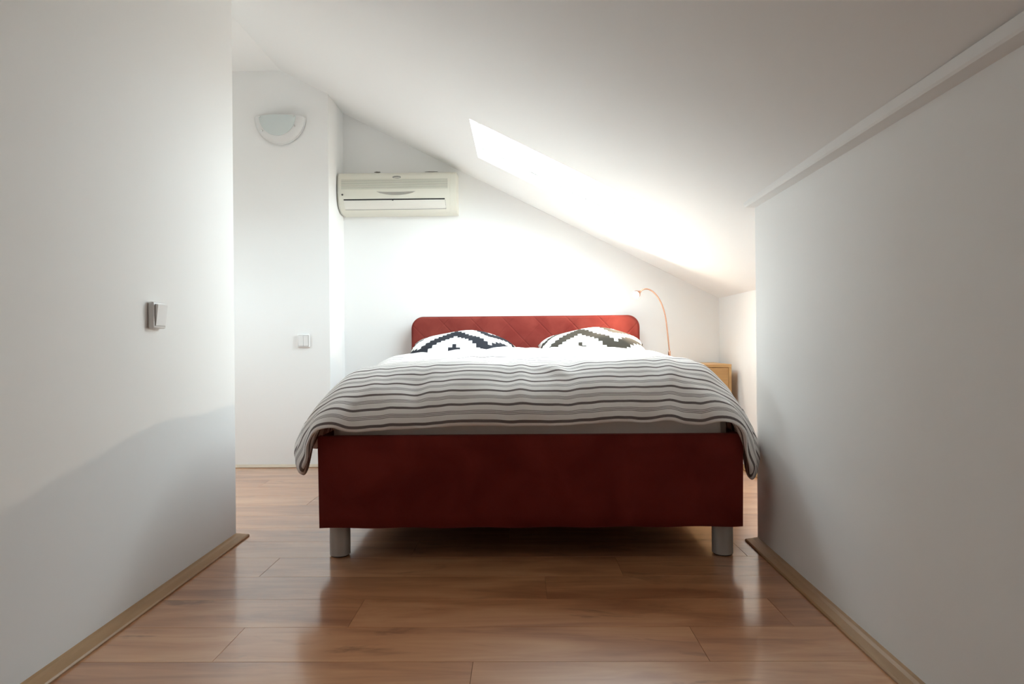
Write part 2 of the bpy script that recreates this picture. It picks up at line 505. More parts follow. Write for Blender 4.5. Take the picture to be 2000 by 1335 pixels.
struct(slope_prism('wall_front', [(wl(Y_BEHIND), Y_BEHIND - 0.1), (wr(Y_BEHIND), Y_BEHIND - 0.1), (wr(Y_BEHIND), Y_BEHIND), (wl(Y_BEHIND), Y_BEHIND)], M['paint']),
       'white wall closing the passage behind the viewer', 'wall')

# --- sloping ceiling with the skylight opening, and the flat ceiling at the ridge
XS = [X_RIDGE, SKY_X0, SKY_X1, X_KNEE + 0.12]
YS = [Y_BEHIND - 0.1, SKY_Y0, SKY_Y1, Y_BACK + 0.12]
NV = Vector((math.sin(ROOF_ANG), 0, math.cos(ROOF_ANG)))
REVEAL = 0.11
def roof_pt(x, y, h=0.0):
    return Vector((x, y, ceil_z(x))) + NV * h
v, f = [], []
for h in (0.0, REVEAL):
    for i in range(4):
        for j in range(4):
            v.append(roof_pt(XS[i], YS[j], h))
ix = lambda i, j, t: t * 16 + i * 4 + j
for i in range(3):
    for j in range(3):
        if (i, j) == (1, 1): continue
        f.append([ix(i, j, 0), ix(i, j + 1, 0), ix(i + 1, j + 1, 0), ix(i + 1, j, 0)])
        f.append([ix(i, j, 1), ix(i + 1, j, 1), ix(i + 1, j + 1, 1), ix(i, j + 1, 1)])
for a, b_ in (((1, 1), (2, 1)), ((2, 1), (2, 2)), ((2, 2), (1, 2)), ((1, 2), (1, 1))):
    f.append([ix(*a, 0), ix(*b_, 0), ix(*b_, 1), ix(*a, 1)])
for i in range(3):
    f.append([ix(i, 0, 0), ix(i + 1, 0, 0), ix(i + 1, 0, 1), ix(i, 0, 1)])
    f.append([ix(i, 3, 0), ix(i + 1, 3, 0), ix(i + 1, 3, 1), ix(i, 3, 1)])
    f.append([ix(0, i, 0), ix(0, i + 1, 0), ix(0, i + 1, 1), ix(0, i, 1)])
    f.append([ix(3, i, 0), ix(3, i + 1, 0), ix(3, i + 1, 1), ix(3, i, 1)])
struct(mesh_obj('ceiling', v, f, M['ceiling']), 'white sloping attic ceiling with a skylight cut into it', 'ceiling')
struct(box('ceiling_flat', X_FAR_LEFT - 0.1, X_RIDGE + 0.02, Y_BEHIND - 0.1, Y_BACK + 0.12, Z_FLAT, Z_FLAT + 0.2, M['ceiling']),
       'flat strip of white ceiling at the ridge above the sconce', 'ceiling')

# --- skylight: frame bars, sash bars and a pane in the opening
def roof_bar(name, x0, x1, y0, y1, h0, h1, mat, parent):
    v = [roof_pt(x, y, h) for h in (h0, h1) for x, y in ((x0, y0), (x1, y0), (x1, y1), (x0, y1))]
    return mesh_obj(name, v, [(3,2,1,0),(4,5,6,7),(0,1,5,4),(1,2,6,5),(2,3,7,6),(3,0,4,7)], mat, parent)
win = empty('window_1', roof_pt(_mx, SKY_Y0, 0.15))
struct(win, 'skylight window full of white overcast glare in the sloping ceiling', 'window')
FW = 0.02
for a in ((SKY_X0, SKY_X1, SKY_Y0, SKY_Y0 + FW), (SKY_X0, SKY_X1, SKY_Y1 - FW, SKY_Y1),
          (SKY_X0, SKY_X0 + FW, SKY_Y0 + FW, SKY_Y1 - FW), (SKY_X1 - FW, SKY_X1, SKY_Y0 + FW, SKY_Y1 - FW)):
    roof_bar('window_frame', *a, 0.062, 0.108, M['frame_white'], win)
roof_bar('pane', SKY_X0 + FW, SKY_X1 - FW, SKY_Y0 + FW, SKY_Y1 - FW, 0.092, 0.096, M['pane'], win)

# --- boxed trim along the top of the right passage wall
def along_wall(name, prof, wfun, side, y0, y1, mat, y1_front=None):
    """profile (offset from wall into the passage, z) swept along the wall between y0 and y1"""
    n = len(prof)
    omax = max(p[0] for p in prof)
    v = []
    for yy, end in ((y0, 0), (y1, 1)):
        for o_, z in prof:
            ye = yy
            if end and y1_front is not None and omax > 0:
                ye = yy + (y1_front - yy) * o_ / omax
            v.append((wfun(ye) + side * o_, ye, z))
    f = [list(range(n)), list(range(2 * n - 1, n - 1, -1))]
    for i in range(n):
        j = (i + 1) % n
        f.append([i, j, n + j, n + i])
    return mesh_obj(name, v, f, mat)
zc = lambda o_: ceil_z(0.95 - o_)
struct(along_wall('trim_1', [(0.0, 1.364), (0.040, 1.366), (0.044, 1.372), (0.046, zc(0.046) + 0.004), (0.0, zc(0.0) + 0.004)], wr, -1, Y_BEHIND, Y_REND, M['paint']),
       'white boxed trim where the right wall meets the sloping ceiling', 'trim')

# --- skirting strips
PROF = [(0.0, 0.0), (0.046, 0.0), (0.047, 0.005), (0.043, 0.009), (0.020, 0.014), (0.010, 0.018), (0.0, 0.020)]
struct(along_wall('baseboard_left', PROF, wl, 1, Y_BEHIND, Y_LEND, M['base_wood'], 2.724), 'low wooden skirting strip along the left passage wall', 'skirting')
struct(along_wall('baseboard_right', PROF, wr, -1, Y_BEHIND, Y_REND, M['base_wood'], 2.630), 'low wooden skirting strip along the right passage wall', 'skirting')
PB = [(0.0, 0.0), (0.016, 0.0), (0.018, 0.004), (0.012, 0.012), (0.004, 0.018), (0.0, 0.020)]
struct(prism('baseboard_alcove', [(Y_NICHE - o_, z) for o_, z in PB], 'x', X_FAR_LEFT, -1.275, M['base_pale']), 'thin pale skirting strip below the double switch', 'skirting')
struct(prism('baseboard_back', [(Y_BACK - o_, z) for o_, z in PB], 'x', -1.275, X_KNEE, M['base_pale']), 'thin pale skirting strip along the wall behind the bed', 'skirting')
struct(prism('baseboard_knee', [(X_KNEE - o_ * 1.3, z * 1.4) for o_, z in PB], 'y', Y_REND, Y_BACK, M['base_wood']), 'narrow wooden skirting strip along the low knee wall', 'skirting')

# ================================================================== THE BED
BX, HW = 0.030, 0.807
YF, YH = 2.40, 4.47          # foot face, headboard face
bed = tag(empty('bed', (BX, (YF + YH) / 2, 0)), 'double bed upholstered in dark red suede with round silver legs', 'bed')
ZB, ZT = 0.122, 0.471
def soft_panel(name, x0, x1, y0, y1, z0, z1):
    o = box(name, x0, x1, y0, y1, z0, z1, M['suede'], bed, bevel=0.008, seg=3)
    return auto_smooth(o)
# foot panel: slightly waisted outline as in the photograph
b = bmesh.new()
nx, nz = 40, 14
def foot_pt(i, j, front):
    u, w = i / nx, j / nz
    x = BX - HW + 2 * HW * u
    z = ZB + (ZT - ZB) * w
    z += 0.0018 * math.sin(u * 37) * (1 - w) * (0 < i < nx)
    x += (0.004 * (1 - w) * (1 if u < 0.5 else -1)) * (abs(u - 0.5) * 2) ** 6
    e = min(u, 1 - u) * 2 * HW; q = min(w, 1 - w) * (ZT - ZB)
    r = 0.012
    d = 0.0
    if front:
        ee, qq = max(0, 1 - e / r), max(0, 1 - q / r)
        d = r * (1 - math.sqrt(max(0, 1 - min(1, ee * ee + qq * qq))))
        d -= 0.0022 * math.sin(u * PI) * math.sin(w * PI)
    return (x, YF + (d if front else 0.045), z)
def grid_slab(b, fn, nx, nz):
    F = [[b.verts.new(fn(i, j, True)) for j in range(nz + 1)] for i in range(nx + 1)]
    B = [[b.verts.new(fn(i, j, False)) for j in range(nz + 1)] for i in range(nx + 1)]
    for i in range(nx):
        for j in range(nz):
            b.faces.new((F[i][j], F[i + 1][j], F[i + 1][j + 1], F[i][j + 1]))
            b.faces.new((B[i][j], B[i][j + 1], B[i + 1][j + 1], B[i + 1][j]))
    for i in range(nx):
        b.faces.new((F[i][0], B[i][0], B[i + 1][0], F[i + 1][0]))
        b.faces.new((F[i][nz], F[i + 1][nz], B[i + 1][nz], B[i][nz]))
    for j in range(nz):
        b.faces.new((F[0][j], F[0][j + 1], B[0][j + 1], B[0][j]))
        b.faces.new((F[nx][j], B[nx][j], B[nx][j + 1], F[nx][j + 1]))
grid_slab(b, foot_pt, nx, nz)
auto_smooth(bm_obj('foot_panel', b, M['suede'], bed), 50)
soft_panel('side_panel', BX - HW + 0.002, BX - HW + 0.04, YF + 0.046, YH - 0.001, ZB + 0.001, ZT)
soft_panel('side_panel', BX + HW - 0.04, BX + HW - 0.002, YF + 0.046, YH - 0.001, ZB + 0.001, ZT)
box('bed_base', BX - HW + 0.041, BX + HW - 0.041, YF + 0.047, YH - 0.002, 0.20, 0.335, M['dark'], bed)

def rounded_rect(x0, x1, z0, z1, r, n=10):
    pts = [(x0, z0), (x1, z0)]
    for k in range(n + 1):
        a = PI / 2 * k / n
        pts.append((x1 - r + r * math.cos(a), z1 - r + r * math.sin(a)))
    for k in range(n + 1):
        a = PI / 2 + PI / 2 * k / n
        pts.append((x0 + r + r * math.cos(a), z1 - r + r * math.sin(a)))
    return pts
hb = prism('headboard', rounded_rect(BX - 0.801, BX + 0.807, 0.12, 1.008, 0.085), 'y', YH, YH + 0.085, M['suede_quilt'], bed)
bmh = bmesh.new(); bmh.from_mesh(hb.data)
bmesh.ops.bevel(bmh, geom=[e for e in bmh.edges if abs(e.verts[0].co.y - e.verts[1].co.y) < 1e-6], offset=0.014, segments=3, affect='EDGES')
bmh.to_mesh(hb.data); bmh.free(); auto_smooth(hb, 45)

for lx in (BX - 0.742, BX + 0.745):
    for ly in (YF + 0.075, YH - 0.12):
        lg = bm_obj('leg', lathe_bm([(0.036, 0.0035), (0.0395, 0.006), (0.0395, 0.1215), (0.037, 0.1225)], (lx, ly, 0), 32), M['leg'], bed)
        auto_smooth(lg, 40)
        bm_obj('foot_pad', lathe_bm([(0.034, 0.0003), (0.035, 0.001), (0.035, 0.0045)], (lx, ly, 0), 24), M['rubber'], lg)

# mattress with a fitted sheet
b = box_bm(BX - 0.764, BX + 0.764, YF + 0.05, YH - 0.012, 0.336, 0.575)
bmesh.ops.bevel(b, geom=[e for e in b.edges if abs(e.verts[0].co.z - e.verts[1].co.z) > 0.1], offset=0.03, segments=4, affect='EDGES')
bmesh.ops.bevel(b, geom=[e for e in b.edges if min(v_.co.z for v_ in e.verts) > 0.57], offset=0.05, segments=6, affect='EDGES')
mt = bm_obj('mattress', b, M['sheet'])
auto_smooth(mt, 60)
tag(mt, 'mattress in a pale beige fitted sheet lying in the red bed frame', 'mattress')

# ------------------------------------------------------------------ duvet: a cloth sheet relaxed over the bed (small position-based solver)
H = 0.025
DUV_W, DUV_L = 2.19, 1.70
NU, NW = int(round(DUV_W / H)) + 1, int(round(DUV_L / H)) + 1
FRONT_OVER = 0.098
uu = (np.arange(NU) - (NU - 1) / 2) * H
vv = np.arange(NW) * H
U, V = np.meshgrid(uu, vv, indexing='ij')
RC = 0.14                      # the two front corners of the cover are rounded
su = np.sign(U)
ca = np.clip((np.abs(U) - (uu[-1] - RC)) / RC, 0, 1); cb_ = np.clip((RC - V) / RC, 0, 1)
both = (ca > 0) & (cb_ > 0)
U = np.where(both, su * (uu[-1] - RC + RC * ca * np.sqrt(1 - cb_ ** 2 / 2)), U)
V = np.where(both, RC - RC * cb_ * np.sqrt(1 - ca ** 2 / 2), V)
P = np.stack([U + BX + 0.012, V + (YF + 0.02 - FRONT_OVER), np.full_like(U, 0.86)], -1)
REST = np.stack([U, V], -1)
P[..., 2] += 0.004 * rng.standard_normal(U.shape)
Pp = P.copy()
CX, CY = BX - 0.006, (YF + YH) / 2
BHX, BHY, RR = 0.800, (YH - YF) / 2 + 0.029, 0.135
def top_z(x, y):
    s = np.clip((x - CX) / 0.84, -1, 1)
    t = np.clip((y - 2.45) / 1.3, 0, 1); t = t * t * (3 - 2 * t)
    g = (0.712 + 0.010 * s - 0.012 * s ** 2 + 0.030 * t
         + 0.006 * np.sin(x * 9 + y * 4) + 0.005 * np.sin(x * 5 - y * 8 + 1.0))
    q = np.clip((2.68 - y) / 0.33, 0, 1)
    g = g - 0.19 * q ** 1.4
    e = np.clip((y - 3.60) / 0.3, 0, 1)
    return g + 0.022 * e * e * (3 - 2 * e) * (1 - s ** 4)
def collide(P, Pp):
    x, y, z = P[..., 0], P[..., 1], P[..., 2]
    dz = z - top_z(x, y)
    flare = np.where(x > CX, 0.060, 0.075) * np.clip((0.68 - z) / 0.25, 0, 1)
    qx, qy, qz = np.abs(x - CX) - (BHX + flare - RR), np.abs(y - CY) - (BHY - RR), dz + RR
    mx, my, mz = np.maximum(qx, 0), np.maximum(qy, 0), np.maximum(qz, 0)
    ln = np.sqrt(mx ** 2 + my ** 2 + mz ** 2)
    inside = np.maximum(np.maximum(qx, qy), qz)
    d = np.where(inside > 0, ln, inside) - RR
    hit = d < 0
    g = np.stack([mx * np.sign(x - CX), my * np.sign(y - CY), mz], -1)
    deep = ln < 1e-6
    g[deep] = (0, 0, 1)
    nrm = np.linalg.norm(g, axis=-1, keepdims=True); nrm[nrm < 1e-9] = 1
    g = g / nrm
    P = np.where(hit[..., None], P - g * d[..., None], P)
    move = P - Pp
    tang = move - g * np.sum(move * g, -1, keepdims=True)
    P = np.where(hit[..., None], P - tang * 0.6, P)
    P[..., 2] = np.maximum(P[..., 2], 0.02)
    return P
def cons(P, a, b, rest, k):
    d = P[b] - P[a]
    l = np.linalg.norm(d, axis=-1, keepdims=True)
    c = d * (0.5 * k * (l - rest) / np.maximum(l, 1e-9))
    P[a] += c; P[b] -= c
sl = slice
def solve(P, steps, iters, grav, bend):
    global Pp
    sets = []
    for step, k in ((1, 1.0), (2, bend), (4, bend * 0.7)):
        for ax, n in ((0, NU), (1, NW)):
            for par in (0, 1):
                idx = np.array([i for i in range(n - step) if (i // step) % 2 == par])
                if len(idx) == 0: continue
                a, b_ = ((idx, sl(None)), (idx + step, sl(None))) if ax == 0 else ((sl(None), idx), (sl(None), idx + step))
                sets.append((a, b_, np.linalg.norm(REST[b_] - REST[a], axis=-1, keepdims=True), k))
    diag = []
    for par in (0, 1):
        iu = np.arange(par, NU - 1, 2)
        diag.append(((sl(par, NU - 1, 2), sl(0, NW - 1)), (sl(par + 1, NU, 2), sl(1, NW))))
        diag.append(((sl(par, NU - 1, 2), sl(1, NW)), (sl(par + 1, NU, 2), sl(0, NW - 1))))
    for s in range(steps):
        vel = (P - Pp) * 0.96
        Pp = P.copy()
        P = P + vel
        P[..., 2] -= grav
        for _ in range(iters):
            for a, b_, r, k in sets: cons(P, a, b_, r, k)
            for a, b_ in diag:
                n = min(len(range(*a[0].indices(NU))), len(range(*b_[0].indices(NU))))
                A = P[a][:n]; B = P[b_][:n]
                d = B - A; l = np.linalg.norm(d, axis=-1, keepdims=True)
                c = d * (0.5 * 0.35 * (l - np.linalg.norm(REST[b_][:n] - REST[a][:n], axis=-1, keepdims=True)) / np.maximum(l, 1e-9))
                P[a][:n] += c; P[b_][:n] -= c
            P = collide(P, Pp)
    return P
P = solve(P, 150, 9, 0.0006, 0.12)

# where the cover leans against the right passage wall
lim = 0.962 + 0.0215 * (P[..., 1] - 2.612) - 0.029
soft = np.clip((2.72 - P[..., 1]) / 0.10, 0, 1)
over = np.maximum(P[..., 0] - lim + 0.03, 0)
P[..., 0] -= soft * (over - 0.03 * (1 - np.exp(-over / 0.03)))

# soft wrinkles along the drop and on top
def smooth_noise(U, V, seed, n, fx, fy):
    r = np.random.default_rng(seed); out = np.zeros_like(U)
    for _ in range(n):
        a, b_ = r.normal(0, fx), r.normal(0, fy)
        out += np.cos(a * U + b_ * V + r.uniform(0, 2 * PI))
    return out / math.sqrt(n)
du = np.gradient(P, axis=0); dv = np.gradient(P, axis=1)
Nn = np.cross(du, dv); Nn /= np.maximum(np.linalg.norm(Nn, axis=-1, keepdims=True), 1e-9)
if Nn[NU // 2, NW // 2, 2] < 0: Nn = -Nn
U0, V0 = np.meshgrid(uu, vv, indexing='ij')
edge = np.minimum(np.minimum(U0 - uu[0], uu[-1] - U0), np.minimum(V0, vv[-1] - V0))
wr_amp = 0.0035 * smooth_noise(U, V, 3, 14, 26, 5) + 0.0025 * smooth_noise(U, V, 4, 12, 10, 14)
wr_amp = wr_amp * 1.5 + 0.0045 * np.exp(-V / 0.10) * smooth_noise(U, V, 8, 12, 45, 4)
def ridge(u0, v0, u1, v1, w, amp):
    d = np.array([u1 - u0, v1 - v0]); L2 = float(d @ d)
    t = np.clip(((U - u0) * d[0] + (V - v0) * d[1]) / L2, 0, 1)
    dist = np.hypot(U - u0 - t * d[0], V - v0 - t * d[1])
    return amp * np.exp(-(dist / w) ** 2) * np.sin(PI * np.clip(t, 0.04, 0.96))
for r_ in ((0.02, 0.36, 0.20, 0.20, 0.026, 0.016), (-0.50, 0.30, -0.44, 0.02, 0.03, -0.010), (-0.62, 0.26, -0.56, 0.03, 0.03, 0.009),
           (0.60, 0.24, 0.64, 0.02, 0.03, 0.008), (0.42, 0.28, 0.46, 0.05, 0.03, -0.008), (-0.20, 0.45, 0.25, 0.47, 0.03, 0.010),
           (-0.55, 0.75, 0.10, 0.70, 0.03, 0.012), (0.15, 0.95, 0.75, 0.85, 0.03, 0.012), (-0.7, 1.15, 0.0, 1.20, 0.03, 0.010),
           (0.10, 0.18, 0.16, 0.02, 0.028, -0.008), (-0.05, 0.12, 0.02, 0.01, 0.028, 0.007), (0.3, 0.55, 0.8, 0.45, 0.03, 0.010)):
    wr_amp = wr_amp + ridge(*r_)
th = 0.003 + 0.023 * (1 - np.exp(-edge / 0.035))
top = P + Nn * (th + wr_amp)[..., None]
bot = P - Nn * (th * 0.8)[..., None]
idx = np.arange(NU * NW).reshape(NU, NW)
verts = np.concatenate([top.reshape(-1, 3), bot.reshape(-1, 3)])
faces = []
for i in range(NU - 1):
    for j in range(NW - 1):
        faces.append((idx[i, j], idx[i + 1, j], idx[i + 1, j + 1], idx[i, j + 1]))
nb = NU * NW
for i in range(NU - 1):
    for j in range(NW - 1):
        faces.append((nb + idx[i, j], nb + idx[i, j + 1], nb + idx[i + 1, j + 1], nb + idx[i + 1, j]))
rim = [idx[i, 0] for i in range(NU)] + [idx[NU - 1, j] for j in range(1, NW)] + [idx[i, NW - 1] for i in range(NU - 2, -1, -1)] + [idx[0, j] for j in range(NW - 2, 0, -1)]
for a, b_ in zip(rim, rim[1:] + rim[:1]):
    faces.append((a, nb + a, nb + b_, b_))
me = bpy.data.meshes.new('duvet')
me.from_pydata([tuple(map(float, p)) for p in verts], [], [tuple(int(q) for q in fc) for fc in faces])
uvl = me.uv_layers.new(name='cloth')
Uf, Vf = U.reshape(-1), V.reshape(-1)
li = np.zeros(len(me.loops), dtype=np.int64); me.loops.foreach_get('vertex_index', li)
li = li % nb
uvl.data.foreach_set('uv', np.stack([Uf[li], Vf[li]], -1).astype(np.float32).reshape(-1))
duvet = link('duvet', me, M['duvet'], smooth=True)
sub = duvet.modifiers.new('subdiv', 'SUBSURF'); sub.levels = 1; sub.render_levels = 1
tag(duvet, 'white duvet with dark brown stripes spread over the bed', 'duvet')

# ------------------------------------------------------------------ pillows
def pillow(name, loc, rot, size, label, shift, lamp_tint):
    sx, sy, sz = size
    n = 36
    vts, fcs = [], []
    def pt(a, c, s):
        u, w = a, c
        # cushion outline pulled in along the sides, corners pointed
        x = sx / 2 * u * (1 - 0.05 * (1 - w * w))
        yy = sy / 2 * w * (1 - 0.06 * (1 - u * u))
        h = sz / 2 * ((1 - abs(u) ** 2.6) * (1 - abs(w) ** 2.6)) ** 0.55
        h *= 1 + 0.05 * math.sin(5 * u + 2 * w + shift * 9) + 0.04 * math.sin(7 * w - 3 * u)
        return (x, yy, s * h)
    uvs = []
    for s in (1, -1):
        for i in range(n + 1):
            for j in range(n + 1):
                a, c = -1 + 2 * i / n, -1 + 2 * j / n
                vts.append(pt(a, c, s)); uvs.append((sx / 2 * a * 1.06, sy / 2 * c * 1.15))
    m_ = (n + 1) ** 2
    I = lambda i, j, s: s * m_ + i * (n + 1) + j
    for i in range(n):
        for j in range(n):
            fcs.append((I(i, j, 0), I(i + 1, j, 0), I(i + 1, j + 1, 0), I(i, j + 1, 0)))
            fcs.append((I(i, j, 1), I(i, j + 1, 1), I(i + 1, j + 1, 1), I(i + 1, j, 1)))
    me = bpy.data.meshes.new(name); me.from_pydata(vts, [], fcs)
    ul = me.uv_layers.new(name='cloth')
    for lp in me.loops: ul.data[lp.index].uv = uvs[lp.vertex_index]
    bmp = bmesh.new(); bmp.from_mesh(me); bmesh.ops.remove_doubles(bmp, verts=bmp.verts, dist=1e-5); bmp.to_mesh(me); bmp.free()
    o = link(name, me, pillow_mat(shift, lamp_tint), smooth=True)
    o.location = loc; o.rotation_euler = rot
    return tag(o, label, 'pillow', 'printed pillows at the headboard')
pillow('pillow', (BX - 0.420, 4.222, 0.7375), (math.radians(14), 0, math.radians(1.5)), (0.72, 0.46, 0.300),
       'pillow with a black stepped zigzag print at the left of the headboard', 0.0, False)
pillow('pillow', (BX + 0.445, 4.222, 0.7435), (math.radians(15), 0, math.radians(-2)), (0.73, 0.46, 0.310),
       'pillow with a black stepped zigzag print, lamp glow painted in as brown, on the side of the lit lamp', 0.056, True)

# ================================================================== NIGHTSTAND AND LAMP
nsx0, nsx1, nsy0, nsy1, nsz = 0.93, 1.375, 4.17, 4.565, 0.668
ns = tag(empty('nightstand', ((nsx0 + nsx1) / 2, (nsy0 + nsy1) / 2, 0)), 'light oak box nightstand between the bed and the knee wall', 'nightstand')
box('top_panel', nsx0, nsx1, nsy0, nsy1, nsz - 0.02, nsz, M['oak'], ns, bevel=0.0015, seg=1)
box('side_panel', nsx0, nsx0 + 0.018, nsy0 + 0.001, nsy1, 0.0005, nsz - 0.0205, M['oak'], ns, bevel=0.001, seg=1)
box('side_panel', nsx1 - 0.018, nsx1, nsy0 + 0.001, nsy1, 0.0005, nsz - 0.0205, M['oak'], ns, bevel=0.001, seg=1)
box('back_panel', nsx0 + 0.0185, nsx1 - 0.0185, nsy1 - 0.012, nsy1 - 0.002, 0.0005, nsz - 0.0205, M['oak'], ns)
box('bottom_panel', nsx0 + 0.0185, nsx1 - 0.0185, nsy0 + 0.02, nsy1 - 0.0125, 0.04, 0.058, M['oak'], ns)
for z0, z1 in ((0.062, 0.350), (0.354, 0.646)):
    dr = box('drawer_front', nsx0 + 0.0195, nsx1 - 0.0195, nsy0 + 0.002, nsy0 + 0.019, z0, z1, M['oak'], ns, bevel=0.0015, seg=1)

LX, LY = 1.015, 4.36
lamp = tag(empty('table_lamp', (LX, LY, nsz)), 'slender copper gooseneck lamp with a lit bulb on the nightstand', 'lamp')
auto_smooth(bm_obj('base', lathe_bm([(0.055, nsz + 0.0006), (0.058, nsz + 0.004), (0.055, nsz + 0.014), (0.012, nsz + 0.019)], (LX, LY, 0), 32), M['copper'], lamp), 40)
s = LY / 1242.0
def lp(px, py): return (px - 1017) * s, CAM_H + (664.5 - py) * s
neck_path = [(1307.5, 712), (1307, 700), (1306.6, 690), (1305.5, 676), (1303.5, 655), (1301.5, 635), (1299, 617), (1295.5, 603), (1290.5, 590), (1285, 580), (1279, 572.5), (1272.5, 567), (1266, 564), (1260, 563.6), (1255, 565.3), (1251, 568.2)]
pts = [(lp(a, c)[0], LY, lp(a, c)[1]) for a, c in neck_path]
pts[0] = (pts[0][0], LY, nsz + 0.015)
# smooth the path
def catmull(p, n=5):
    p = [Vector(q) for q in p]; out = []
    for i in range(len(p) - 1):
        p0, p1, p2, p3 = p[max(i - 1, 0)], p[i], p[i + 1], p[min(i + 2, len(p) - 1)]
        for k in range(n):
            t = k / n
            out.append(0.5 * ((2 * p1) + (-p0 + p2) * t + (2 * p0 - 5 * p1 + 4 * p2 - p3) * t * t + (-p0 + 3 * p1 - 3 * p2 + p3) * t ** 3))
    return out + [p[-1]]
auto_smooth(bm_obj('neck', tube_bm(catmull(pts), 0.0048, 12), M['copper'], lamp), 60)
auto_smooth(bm_obj('switch_sleeve', lathe_bm([(0.0060, 0.0), (0.0085, 0.004), (0.0085, 0.036), (0.0058, 0.042)], (lp(1306.2, 690)[0], LY, lp(1306.2, 696)[1]), 20), M['copper'], lamp), 40)
end = Vector(pts[-1]); dirv = (Vector(pts[-1]) - Vector(pts[-2])).normalized()
auto_smooth(bm_obj('socket', tube_bm([end - dirv * 0.004, end + dirv * 0.004, end + dirv * 0.016], [0.0055, 0.010, 0.0105], 16), M['copper'], lamp), 40)
bc = end + dirv * 0.033
prof = [(0.0006, -0.0215)] + [(0.021 * math.sin(PI * k / 12), -0.021 * math.cos(PI * k / 12)) for k in range(1, 12)] + [(0.0006, 0.021)]
bm_obj('bulb', lathe_bm(prof, bc, 20), M['bulb'], lamp, smooth=True)

cup_ax = Vector((-0.52, -0.82, -0.36)).normalized()  # cup added behind the bulb to keep its light off ceiling and headboard
cq = cup_ax.to_track_quat('Z', 'Y').to_matrix()
cb = bmesh.new()
rings = []
for layer in (0.0270, 0.0256):
    for k_ in range(1, 9):
        t_ = math.radians(120) * k_ / 8
        ring = [cb.verts.new(bc + cq @ Vector((layer * math.sin(t_) * math.cos(2 * PI * q / 24), layer * math.sin(t_) * math.sin(2 * PI * q / 24), -layer * math.cos(t_)))) for q in range(24)]
        rings.append(ring)
for base_i in (0, 8):
    cb.faces.new(rings[base_i])
    for k_ in range(7):
        for q in range(24):
            cb.faces.new((rings[base_i + k_][q], rings[base_i + k_][(q + 1) % 24], rings[base_i + k_ + 1][(q + 1) % 24], rings[base_i + k_ + 1][q]))
for q in range(24):
    cb.faces.new((rings[7][q], rings[7][(q + 1) % 24], rings[15][(q + 1) % 24], rings[15][q]))
auto_smooth(bm_obj('added_shield_cup', cb, M['copper'], lamp), 50)

# ================================================================== AIR CONDITIONER
AX0, AX1 = -1.264, -0.440
ac = tag(empty('air_conditioner', ((AX0 + AX1) / 2, Y_BACK, 1.7390)), 'cream split air conditioner on the wall above the left of the bed', 'air conditioner')
prof_ac = [(0.001, 2.0180), (0.120, 2.0180), (0.158, 2.0130), (0.176, 2.0020), (0.184, 1.9840), (0.188, 1.9490), (0.190, 1.9040), (0.190, 1.8640), (0.187, 1.8310), (0.178, 1.8020), (0.160, 1.7750), (0.132, 1.7540), (0.095, 1.7420), (0.001, 1.7380)]
def ac_o(z):
    for (o0, z0), (o1, z1) in zip(prof_ac[1:], prof_ac[2:]):
        if z0 >= z >= z1:
            t = (z0 - z) / max(z0 - z1, 1e-9)
            return o0 + (o1 - o0) * t
    return 0.1
def ac_strip(name, x0, x1, z0, z1, lift, mat, parent, n=8, thick=0.004):
    """a thin curved plate following the front of the casing"""
    vts, fcs = [], []
    for i in range(n + 1):
        z = z0 + (z1 - z0) * i / n
        o_ = ac_o(z)
        for x in (x0, x1):
            vts.append((x, Y_BACK - o_ - lift, z)); vts.append((x, Y_BACK - o_ - lift + thick, z))
    for i in range(n):
        a = 4 * i
        fcs += [(a, a + 2, a + 6, a + 4), (a + 1, a + 5, a + 7, a + 3), (a, a + 4, a + 5, a + 1), (a + 2, a + 3, a + 7, a + 6)]
    fcs += [(0, 1, 3, 2), (4 * n, 4 * n + 2, 4 * n + 3, 4 * n + 1)]
    return auto_smooth(mesh_obj(name, vts, fcs, mat, parent), 50)
body = auto_smooth(prism('casing', [(Y_BACK - o_, z) for o_, z in prof_ac], 'x', AX0 + 0.007, AX1 - 0.042, M['plastic_cream'], ac), 35)
auto_smooth(prism('end_cap', [(Y_BACK - max(o_ - 0.003, 0.001), z) for o_, z in prof_ac], 'x', AX0, AX0 + 0.0055, M['plastic_cream'], ac), 35)
auto_smooth(prism('side_seam', [(Y_BACK - max(o_ - 0.0012, 0.0015), z) for o_, z in prof_ac], 'x', AX0 + 0.0056, AX0 + 0.0069, M['seam'], ac), 35)
auto_smooth(prism('end_cap', [(Y_BACK - max(o_ - 0.003, 0.001), z) for o_, z in prof_ac], 'x', AX1 - 0.0415, AX1, M['plastic_cream'], ac), 35)
gr = ac_strip('intake_grille', AX0 + 0.026, AX1 - 0.058, 1.8950, 1.9620, 0.0004, M['grille'], ac, 10)
for i in range(8):
    z = 1.8965 + i * 0.0083
    ac_strip('slat', AX0 + 0.026, AX1 - 0.058, z, z + 0.0052, 0.0026, M['plastic_cream'], gr, 2, 0.002)
